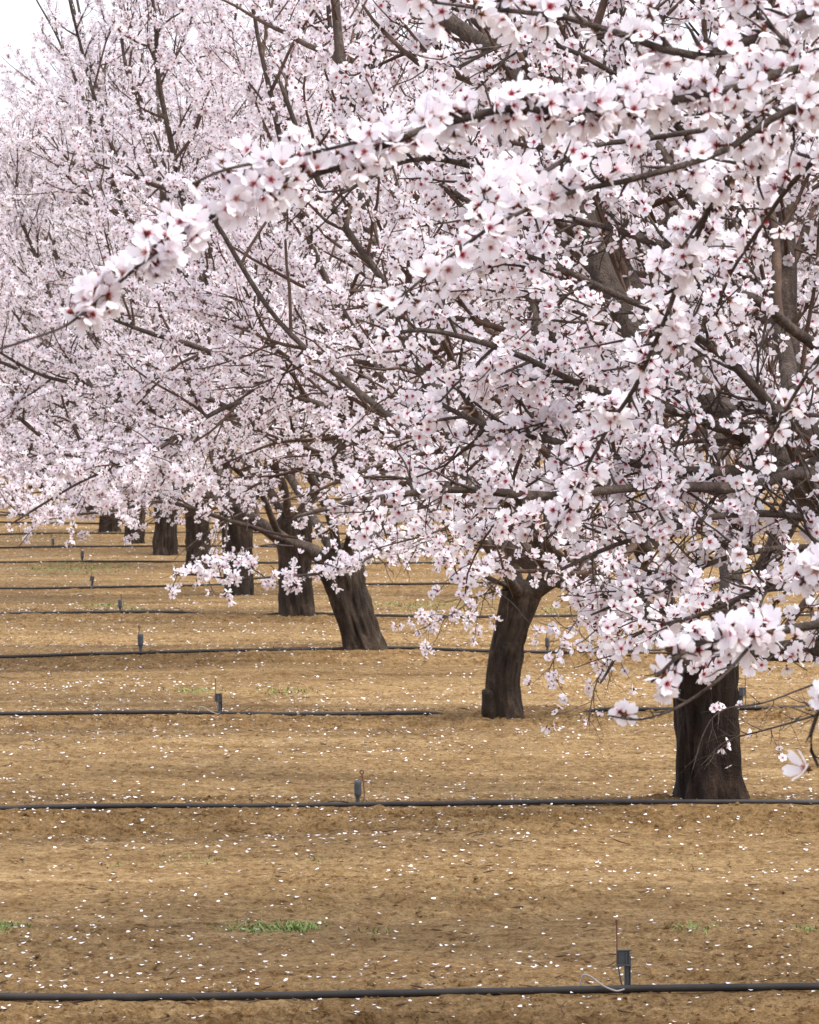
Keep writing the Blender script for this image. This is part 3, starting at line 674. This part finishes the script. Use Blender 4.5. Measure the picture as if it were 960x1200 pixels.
# nearest tree, trunk outside the picture on the right, its long twigs reach across the top and right
b = gbase(2.62, 8.35); fk = b + [0, 0, .85]
near_limbs = [
    px_limb([(2390, 1080, 8.35), (2000, 500, 8.1), (1500, 170, 7.9), (1150, 80, 7.7), (960, 78, 7.6), (860, 108, 7.5), (780, 122, 7.5), (700, 127, 7.4), (635, 130, 7.4), (600, 122, 7.3), (560, 133, 7.3), (520, 142, 7.3), (470, 157, 7.2), (430, 178, 7.2), (380, 200, 7.2), (330, 208, 7.1), (280, 232, 7.1), (230, 262, 7.1), (180, 295, 7.0), (140, 330, 7.0), (110, 355, 7.0), (92, 372, 6.95)], .013, .0018, lv=2, wob=.012, K=60, l3=(.015, .045), n3=90, n4=0, bare=.6, dens=4.8, free=1, tw=1.3, t0=.62),
    px_limb([(100, 365, 6.97), (75, 382, 6.95), (40, 395, 6.9), (10, 405, 6.9), (-25, 414, 6.9)], .0022, .0014, lv=2, wob=.003, l3=(.01, .02), n3=3, n4=0, bare=.75, dens=.9, tw=.1, free=1),
    px_limb([(480, 152, 7.25), (430, 163, 7.2), (370, 178, 7.15), (310, 189, 7.1), (262, 200, 7.1), (225, 216, 7.1)], .0032, .0016, lv=2, wob=.006, l3=(.015, .03), n3=8, n4=0, bare=.3, dens=1.6, free=1),
    px_limb([(2390, 1080, 8.35), (1900, 300, 8.3), (1400, 60, 8.2), (1100, 60, 8.0), (960, 108, 7.9), (910, 130, 7.9), (850, 172, 7.9), (790, 196, 7.8), (740, 212, 7.8), (690, 222, 7.8), (640, 240, 7.8), (590, 262, 7.8), (560, 280, 7.8), (510, 318, 7.8), (470, 350, 7.8), (440, 372, 7.8)], .013, .002, lv=2, K=50, wob=.015, l3=(.02, .08), n3=50, n4=0, bare=.5, dens=2.0, free=1, t0=.45),
    px_limb([(1050, 60, 8.6), (960, 110, 8.8), (880, 190, 9.0), (838, 235, 9.2), (822, 270, 9.3), (800, 320, 9.4), (782, 370, 9.5), (762, 410, 9.6), (742, 450, 9.7), (715, 490, 9.8), (690, 535, 9.8), (665, 585, 9.9), (645, 620, 9.9)], .008, .002, lv=2, wob=.02, l3=(.04, .13), n3=34, n4=0, bare=.1, dens=2.0, free=1),
    px_limb([(2390, 1080, 8.35), (1700, 1000, 8.3), (1200, 800, 8.2), (1020, 735, 8.2), (940, 735, 8.2), (880, 748, 8.1), (825, 752, 8.0), (790, 775, 7.9), (765, 800, 7.9)], .022, .002, lv=2, wob=.015, l3=(.02, .06), n3=24, n4=0, bare=.84, dens=2.6, free=1, t0=.84, tw=1.),
    px_limb([(890, 745, 8.1), (850, 790, 8.0), (800, 825, 8.0), (752, 842, 7.9), (712, 838, 7.9)], .003, .0016, lv=2, wob=.01, l3=(.02, .06), n3=5, n4=0, bare=.75, dens=.8, free=1, tw=.2),
    px_limb([(1700, 600, 8.0), (1200, 640, 7.7), (1020, 655, 7.5), (960, 668, 7.5), (935, 690, 7.5)], .009, .0022, lv=2, wob=.015, l3=(.02, .06), n3=14, n4=0, bare=.6, dens=2.0, free=1, t0=.5),
    px_limb([(1700, 850, 7.6), (1200, 800, 7.4), (1020, 810, 7.3), (965, 830, 7.3), (950, 870, 7.3), (960, 900, 7.3)], .008, .002, lv=2, wob=.01, l3=(.02, .05), n3=12, n4=0, bare=.6, dens=1.8, free=1, t0=.6),
    px_limb([(2390, 1080, 8.35), (2100, 100, 8.4), (1500, -120, 8.3), (1150, -60, 8.1), (960, 15, 8.1), (880, 55, 8.1), (820, 72, 8.1), (760, 55, 8.0), (700, 30, 8.0), (650, 18, 8.0), (560, 8, 7.9), (490, 0, 7.9)], .022, .002, lv=2, wob=.02, l3=(.03, .12), n3=60, n4=0, bare=.5, dens=2.2, free=1, t0=.5),
    px_limb([(1150, 20, 8.8), (1000, 150, 9.0), (930, 215, 9.1), (890, 270, 9.3), (858, 320, 9.5), (842, 360, 9.6)], .006, .002, lv=2, wob=.02, l3=(.03, .11), n3=14, n4=0, bare=.2, dens=1.5, free=1),
    px_limb([(1100, -10, 8.4), (980, 60, 8.4), (930, 150, 8.4), (890, 130, 8.4), (800, 135, 8.4)], .006, .002, lv=2, wob=.02, l3=(.03, .11), n3=16, n4=0, bare=.2, dens=.9, free=1),
    px_limb([(960, 78, 7.9), (900, 20, 7.9), (850, -20, 7.9)], .004, .002, lv=2, wob=.02, l3=(.03, .1), n3=12, n4=0, bare=.1, dens=1.8, free=1),
    px_limb([(1250, 260, 9.2), (1050, 330, 9.4), (960, 420, 9.6), (900, 520, 9.9), (880, 560, 10.0)], .006, .002, lv=2, wob=.02, l3=(.04, .12), n3=8, n4=0, bare=.3, dens=.4, free=1),
    px_limb([(560, 240, 7.9), (610, 215, 8.6), (690, 170, 8.9), (760, 160, 9.0), (840, 150, 8.9)][::-1], .005, .002, lv=2, wob=.02, l3=(.04, .1), n3=10, n4=0, bare=.1, dens=1.4, free=1),
]
for i, l in enumerate(near_limbs): l['size'] = .034 if i < 3 else .0385
ring = vase(b, fk, 5, 21, .05, azs=[-1.2, -.5, .3, 1.1, -2.2])
almond_tree(b, fk, .13, near_limbs, 'near', 41, None, .040, .05, 5, label='nearest almond tree, its big blossoms hanging on twigs across the top right', group=GROUP)
bpy.context.view_layer.update()
tree0 = [o for o in COL.objects if o.name == 'almond_tree'][0]
# the rest of that tree's crown, beyond the picture's right edge
def add_limbs(root, base, limbs, lod, seed, allow, **k):
    t = almond_tree(base, base + np.array([0, 0, .8]), .1, limbs, lod, seed, allow, **k)
    for ch in list(t.children):
        if ch.name.startswith('trunk'): bpy.data.objects.remove(ch); continue
        ch.parent = root
    bpy.data.objects.remove(t)
add_limbs(tree0, b, ring, 'tiny', 43, away_from_frame, spacing=.09, nL3=5, nL4=2, frame_cull=True, far_frac=.5)

# tree in row 0 : trunk just outside the frame, limbs and middle sized blossom fill the right half
b = gbase(*rowpos(0)); b[0] = at(1288, 1158, b[1])[0]; d0 = b[1]; fk = at(1235, 870, d0)
T0 = [
    px_limb([(1235, 890, d0), (1100, 730, 15), (960, 592, 14.9), (880, 515, 14.8), (820, 472, 14.8), (765, 415, 14.9), (715, 340, 15), (688, 275, 15.1), (655, 190, 15.3), (610, 105, 15.4), (560, 50, 15.5), (505, 5, 15.6), (430, -120, 15.8), (360, -260, 16)], .052, .012, n3=30, wob=.03),
    px_limb([(830, 480, 14.85), (790, 400, 15.2), (752, 342, 15.4), (722, 285, 15.6), (700, 200, 15.8), (640, 80, 16), (560, 20, 16.1), (520, -60, 16.3)], .034, .010, n3=20, wob=.03),
    px_limb([(1235, 880, d0), (1120, 700, 15.4), (1010, 560, 15.6), (945, 470, 15.8), (925, 380, 16), (915, 240, 16.1), (880, 100, 16.2), (870, -60, 16.4), (900, -300, 16.6)], .052, .012, n3=24, wob=.04),
    px_limb([(900, 525, 14.9), (930, 440, 15.3), (900, 350, 15.6), (840, 280, 15.8), (780, 200, 15.9), (730, 100, 16), (720, -40, 16)], .028, .008, n3=18, wob=.04),
    px_limb([(1235, 880, d0), (1100, 640, 14.5), (960, 555, 14.2), (870, 571, 14.0), (740, 570, 13.8), (640, 577, 13.7), (540, 573, 13.6), (450, 585, 13.6), (390, 596, 13.5), (345, 606, 13.5)], .024, .005, n3=40, wob=.025, lv=2, l3=(.08, .34), n4=3, bare=.3, dens=1.5),
    px_limb([(1235, 850, d0), (1050, 640, 14.2), (930, 608, 14.0), (850, 606, 13.9), (790, 621, 13.8), (720, 640, 13.8), (655, 668, 13.8)], .018, .004, n3=26, wob=.02, lv=2, l3=(.1, .4), n4=2, bare=.4, dens=.7),
    px_limb([(820, 478, 14.8), (860, 482, 14.4), (910, 484, 14.1), (1000, 490, 13.8)], .009, .005, n3=8, wob=.01, lv=2, l3=(.1, .3), n4=2, dens=.4),
    px_limb([(1000, 560, 14.6), (900, 552, 14.2), (800, 556, 14.0), (720, 545, 13.9), (640, 520, 13.8), (560, 500, 13.8), (500, 470, 13.8)], .018, .005, n3=30, wob=.03, lv=2, l3=(.15, .5), n4=3, dens=1.0),
    px_limb([(980, 425, 14.9), (930, 385, 14.7), (895, 352, 14.5), (840, 335, 14.4), (800, 300, 14.3), (730, 275, 14.3), (670, 260, 14.2)], .020, .006, n3=26, wob=.03, lv=2, l3=(.12, .45), n4=3, dens=1.0),
    px_limb([(1235, 880, d0), (1120, 800, 15), (1020, 768, 15.2), (930, 760, 15.4), (860, 770, 15.8), (790, 790, 16)], .040, .008, n3=14, wob=.02),
    px_limb([(1150, 700, 13.9), (1000, 690, 13.6), (900, 690, 13.4), (820, 720, 13.4), (740, 745, 13.4), (700, 800, 13.4)], .012, .003, n3=34, wob=.03, lv=2, l3=(.1, .35), n4=3, dens=.9),
    px_limb([(1150, 650, 14.2), (980, 640, 14), (860, 650, 13.9), (760, 690, 13.9), (690, 720, 13.9)], .012, .003, n3=34, wob=.03, lv=2, l3=(.12, .4), n4=3, dens=.9),
    px_limb([(960, 592, 14.9), (900, 470, 14.2), (800, 380, 13.9), (690, 330, 13.7), (600, 300, 13.7), (520, 290, 13.6)], .018, .004, n3=32, wob=.03, lv=2, l3=(.15, .5), n4=3, dens=1.0),
    px_limb([(870, 510, 14.9), (800, 480, 14.2), (690, 450, 13.8), (600, 410, 13.7), (500, 390, 13.6), (430, 400, 13.6)], .018, .004, n3=32, wob=.03, lv=2, l3=(.15, .5), n4=3, dens=1.0),
    px_limb([(700, 290, 15.1), (640, 250, 14.6), (560, 200, 14.2), (480, 190, 14.1), (400, 230, 14)], .014, .004, n3=30, wob=.03, lv=2, l3=(.15, .5), n4=3, dens=1.0),
    px_limb([(900, 300, 16), (820, 180, 15.4), (720, 90, 15), (620, 50, 14.8), (540, 80, 14.7)], .014, .004, n3=30, wob=.03, lv=2, l3=(.15, .5), n4=3, dens=1.0),
]
def allowT0(P, rng):
    px, py = proj(P); lim = np.interp(py, [-2000, 0, 250, 400, 500, 560, 640, 900], [300, 380, 360, 430, 470, 360, 340, 520]) + rng.normal(size=px.shape) * 40
    return px > lim
ringT0 = vase(b, fk, 4, 22, .05, azs=[-1.3, -.4, .5, 1.4], low=1)
t0 = almond_tree(b, fk, .135, T0, 'mid', 51, allowT0, .0385, .066, 5, nL2=7, nL3=6, nL4=3, frame_cull=True, far_frac=.2,
            label='almond tree at the right edge, thick grey limbs slanting up to the left', group=GROUP)
add_limbs(t0, b, ringT0, 'tiny', 52, allowT0, spacing=.08, nL3=5, nL4=2, frame_cull=True, far_frac=.4)

# row 1 : the nearest trunk in view
b = gpix(830, 940); d = b[1]; fk = at(822, 765, d)
def allow_from(x0, x1=None):
    def f(P, rng):
        px, py = proj(P); return px > np.interp(py, [0, 600, 700], [x0, x0, x1 if x1 else x0]) + rng.normal(size=px.shape) * 50
    return f
T1 = [
    px_limb([(815, 800, d), (780, 738, d - .1), (742, 708, d - .2), (690, 686, d - .3), (640, 668, d - .4), (598, 632, d - .4), (560, 580, d - .3), (520, 480, d), (480, 400, d + .1), (440, 300, d + .2), (420, 180, d + .3), (400, 40, d + .4), (390, -120, d + .5)], .050, .010, n3=26, wob=.04),
    px_limb([(640, 668, d - .4), (600, 560, d - .8), (545, 470, d - .9), (500, 385, d - 1), (450, 330, d - 1), (380, 230, d - 1), (330, 100, d - 1)], .024, .008, n3=20, wob=.04),
    px_limb([(825, 790, d), (850, 720, d + .3), (860, 620, d + .7), (820, 450, d + 1.1), (790, 260, d + 1.5), (770, 60, d + 1.7), (760, -200, d + 1.8)], .055, .012, n3=22, wob=.05),
    px_limb([(815, 790, d), (790, 720, d - .5), (740, 620, d - 1.1), (680, 500, d - 1.5), (640, 380, d - 1.7), (600, 200, d - 1.8), (580, 0, d - 1.9)], .045, .010, n3=24, wob=.05),
    px_limb([(830, 790, d), (880, 765, d + .2), (960, 765, d + .3), (1080, 740, d + .4), (1250, 650, d + .4)], .032, .010, n3=14, wob=.02),
    px_limb([(830, 790, d), (880, 700, d - .3), (950, 560, d - .5), (1050, 380, d - .5), (1150, 100, d - .6), (1200, -200, d)], .050, .012, wob=.05),
    px_limb([(760, 720, d), (690, 660, d + .9), (560, 560, d + 1.6), (430, 470, d + 2.0), (330, 380, d + 2.2), (250, 250, d + 2.3)], .026, .008, wob=.05),
    px_limb([(720, 700, d), (640, 640, d - 1.2), (560, 600, d - 1.8), (480, 560, d - 2.0), (400, 560, d - 2.1)], .020, .004, n3=20, wob=.04),
    px_limb([(735, 708, d - .2), (718, 760, d - .6), (700, 800, d - .8), (690, 850, d - .9)], .005, .002, lv=2, free=1, n3=14, l3=(.08, .3), n4=3, dens=.4, tw=.3, wob=.02),
    px_limb([(700, 690, d - .2), (665, 745, d - .6), (640, 790, d - .8)], .005, .002, lv=2, free=1, n3=12, l3=(.08, .25), n4=2, dens=.5, tw=.4, wob=.02),
    px_limb([(960, 800, d - 2), (900, 825, d - 2.1), (850, 835, d - 2.2), (828, 860, d - 2.2), (812, 905, d - 2.2)][:5], .004, .0016, lv=2, free=1, n3=7, l3=(.06, .16), n4=2, bare=.3, dens=.05, tw=.05, wob=.02),
    px_limb([(1060, 800, d - 2), (960, 840, d - 2.1), (900, 858, d - 2.2), (850, 872, d - 2.2), (820, 900, d - 2.2)], .005, .0016, lv=2, free=1, n3=16, l3=(.06, .2), n4=3, bare=.3, dens=.05, tw=.06, wob=.02),
]
almond_tree(b, fk, .122, T1, 'mid', 61, allow_from(330, 560), .038, .062, 5, nL2=8, nL3=7, nL4=3, frame_cull=True, far_frac=.25,
            mid=[at(828, 860, d)], label='almond tree with the nearest visible trunk, dark straight bark standing behind the second hose', group=GROUP)

# row 2 : leaning trunk with a sawn stub at its foot
b = gpix(594, 836); d = b[1]; fk = at(612, 692, d)
T2 = [
    px_limb([(608, 715, d), (600, 650, d), (560, 600, d - .3), (500, 530, d - .6), (430, 495, d - .8), (345, 460, d - 1), (290, 432, d - 1), (240, 410, d - 1), (180, 393, d - 1), (130, 375, d - 1)], .032, .008, n3=20, wob=.03),
    px_limb([(612, 710, d), (640, 640, d), (650, 540, d + .2), (640, 420, d + .5), (600, 260, d + .7), (590, 100, d + .9), (585, -80, d + 1)], .036, .010, wob=.05),
    px_limb([(612, 700, d), (590, 620, d + .5), (540, 520, d + 1), (470, 380, d + 1.4), (420, 220, d + 1.6), (390, 60, d + 1.7), (380, -60, d + 1.8)], .032, .010, wob=.05),
    px_limb([(612, 700, d), (570, 640, d - .8), (500, 540, d - 1.3), (420, 400, d - 1.7), (350, 250, d - 1.8), (310, 90, d - 1.9), (290, -60, d - 1.9)], .026, .008, wob=.05),
    px_limb([(616, 700, d), (680, 660, d - .2), (780, 580, d - .3), (850, 430, d - .2), (900, 200, d), (930, -40, d)], .045, .012, wob=.05),
    px_limb([(600, 690, d), (540, 660, d - 1.2), (470, 640, d - 2.2), (430, 655, d - 3), (385, 672, d - 3.6), (330, 676, d - 3.8), (280, 678, d - 4), (235, 672, d - 4.2), (205, 672, d - 4.3)], .014, .003, lv=2, free=1, n3=40, l3=(.06, .22), n4=2, bare=.55, dens=1.3, tw=.8, t0=.35, wob=.02),
    px_limb([(580, 640, d), (500, 600, d + .3), (420, 560, d + .4), (330, 510, d + .3), (250, 470, d + .3), (190, 440, d)], .028, .006, wob=.04),
    px_limb([(345, 460, d - 1), (260, 480, d - 1.3), (180, 530, d - 1.6), (110, 560, d - 1.8), (50, 590, d - 1.9), (10, 612, d - 1.9)], .014, .004, n3=28, wob=.03),
    px_limb([(600, 690, d), (560, 700, d - .6), (530, 720, d - .9), (490, 740, d - 1)], .006, .002, lv=2, free=1, n3=22, l3=(.1, .4), n4=3, dens=.3, tw=.3, wob=.02),
]
kb = b; kn = [(-.07, -.02, -.03), (-.085, -.035, .05), (-.09, -.04, .12), (-.088, -.04, .165)]
almond_tree(b, fk, .088, T2, 'far', 71, allow_from(60, 430), .040, .057, 5, nL2=9, nL3=7, nL4=3, frame_cull=True, far_frac=.4, knob=kn,
            mid=[at(590, 800, d), at(597, 750, d)], label='almond tree with a slender trunk bending right and a sawn stub at its foot', group=GROUP)

# row 3 : thick trunk leaning left
b = gpix(427, 764); d = b[1]; fk = at(395, 652, d)
T3 = [
    px_limb([(393, 668, d), (365, 645, d), (330, 630, d), (285, 600, d), (262, 588, d), (220, 574, d), (160, 560, d), (110, 545, d), (60, 520, d), (0, 470, d)], .046, .008, n3=14, wob=.02),
    px_limb([(398, 660, d), (380, 590, d - .4), (330, 500, d - .8), (270, 400, d - 1.1), (220, 260, d - 1.3), (190, 100, d - 1.4), (170, -60, d - 1.5)], .034, .010, wob=.05),
    px_limb([(400, 655, d), (440, 580, d), (460, 450, d), (430, 280, d), (400, 100, d), (380, -60, d)], .036, .012, wob=.05),
    px_limb([(395, 655, d), (350, 580, d + .6), (290, 480, d + 1), (220, 330, d + 1.3), (170, 160, d + 1.4), (140, 30, d + 1.5)], .032, .010, wob=.05),
    px_limb([(400, 655, d), (470, 600, d + .5), (560, 500, d + .8), (620, 350, d + 1), (660, 150, d + 1)], .035, .010, wob=.05),
    px_limb([(405, 655, d), (420, 560, d - .8), (400, 420, d - 1.6), (350, 250, d - 2), (320, 60, d - 2.1)], .028, .010, wob=.05),
    px_limb([(330, 632, d), (290, 560, d - .6), (210, 500, d - 1), (130, 460, d - 1.2), (50, 440, d - 1.2), (-20, 400, d - 1.2)], .022, .007, wob=.04),
    px_limb([(330, 632, d), (270, 610, d - .9), (200, 590, d - 1.5), (130, 600, d - 1.9), (60, 605, d - 2.1), (0, 600, d - 2.2)], .018, .004, n3=26, wob=.03),
    px_limb([(300, 620, d), (240, 560, d + .8), (150, 560, d + 1.2), (70, 580, d + 1.5), (0, 590, d + 1.6), (-60, 590, d + 1.6)], .018, .004, n3=26, wob=.03),
    px_limb([(345, 640, d), (300, 640, d - .8), (262, 655, d - 1.4), (238, 668, d - 1.6)], .006, .002, lv=2, n3=22, l3=(.12, .4), n4=3, dens=.5, tw=.5, wob=.02),
    px_limb([(285, 600, d), (250, 618, d - .5), (222, 640, d - .8), (205, 655, d - .9)], .006, .002, lv=2, n3=20, l3=(.12, .4), n4=3, dens=.5, tw=.5, wob=.02),
    px_limb([(220, 574, d), (190, 600, d - .5), (160, 625, d - .8), (140, 635, d - .9)], .006, .002, lv=2, n3=20, l3=(.12, .4), n4=3, dens=.7, tw=.7, wob=.02),
    px_limb([(262, 590, d), (215, 575, d - .5), (160, 590, d - .9), (120, 610, d - 1.1)], .012, .003, n3=16, wob=.02),
]
almond_tree(b, fk, .122, T3, 'far', 81, allow_from(-400), .040, .056, 5, nL2=8, nL3=8, nL4=3, cap=6.5, frame_cull=True, far_frac=.5,
            mid=[at(418, 730, d), at(405, 690, d)], label='almond tree with a thick trunk leaning left, low heavy limb reaching left', group=GROUP)

# further trees: three grown kinds, copied
def kind(seed, r, n, lean=0.0, x=-1.0, y=60.0):
    b_ = np.array([0., 0., 0.]); fk_ = np.array([lean, 0, .72])
    return almond_tree(b_, fk_, r, vase(b_, fk_, n, seed, .036, low=3), 'tiny', seed, lambda P, rng: np.ones(len(P), bool), .039, .052, 5, nL2=9, nL3=8, nL4=3, cap=6.3)
_al = above_low
def above_low(P, rng, slack=22):            # the copied kinds hang freely down to about waist height
    return P[..., 2] > .38 + .12 * rng.normal(size=P.shape[:-1])
kinds = [kind(101, .118, 6, -.03), kind(102, .112, 6, .05), kind(103, .12, 7, 0.0)]
spots = []      # (x, y, kind, rz, scale, label)
def px_spot(px, py, k, rz, s, lab):
    g = gpix(px, py); spots.append((g[0], g[1], k, rz, s, lab))
px_spot(347, 721, 0, .4, 1.0, 'almond tree with a grey trunk directly left of the thick leaning trunk')
px_spot(281, 689, 1, 2.1, 1.06, 'almond tree with a broad dark trunk, second trunk left of the thick leaning one')
px_spot(232, 664, 2, 4.0, .95, 'almond tree with a paler trunk, third trunk left of the thick leaning one')
px_spot(193, 651, 0, 3.0, 1.0, 'almond tree with a short straight dark trunk, fourth trunk left of the thick leaning one')
px_spot(157, 637, 1, 5.2, 1.0, 'almond tree with a half hidden trunk just left of the short straight dark one')
px_spot(128, 624, 2, 1.2, 1.0, 'almond tree whose dark trunk shows as the last clear one at the left')
for n in range(9, 21):
    p = rowpos(n); spots.append((p[0], p[1], n % 3, n * 2.39, 1.0, None))
for col_, n0, n1 in ((1, 5, 22), (2, 12, 24), (3, 18, 26)):
    for n in range(n0, n1):
        p = rowpos(n, 6.7 * col_); spots.append((p[0], p[1], (n + col_) % 3, n * 1.7 + col_, 1.0, None))
used = set(); far_lab = {0: 'blossoming almond tree deep in the column, its trunk hidden behind nearer crowns', 1: 'blossoming almond tree far back in the next column, seen only between nearer crowns'}
for i, (x, y, k, rz, s, lab) in enumerate(spots):
    o = kinds[k] if k not in used else copy_tree(kinds[k]); used.add(k)
    z = float(ground(x, y)) - .02
    o.location = (x, y, z); o.rotation_euler = (0, 0, rz); o.scale = (s, s, s)
    o['group'] = GROUP if lab else 'almond trees far back in the orchard'
    o['label'] = lab if lab else far_lab[0 if i < 18 else 1]
print('objects', len(bpy.data.objects), 'faces', sum(len(m.polygons) for m in bpy.data.meshes))
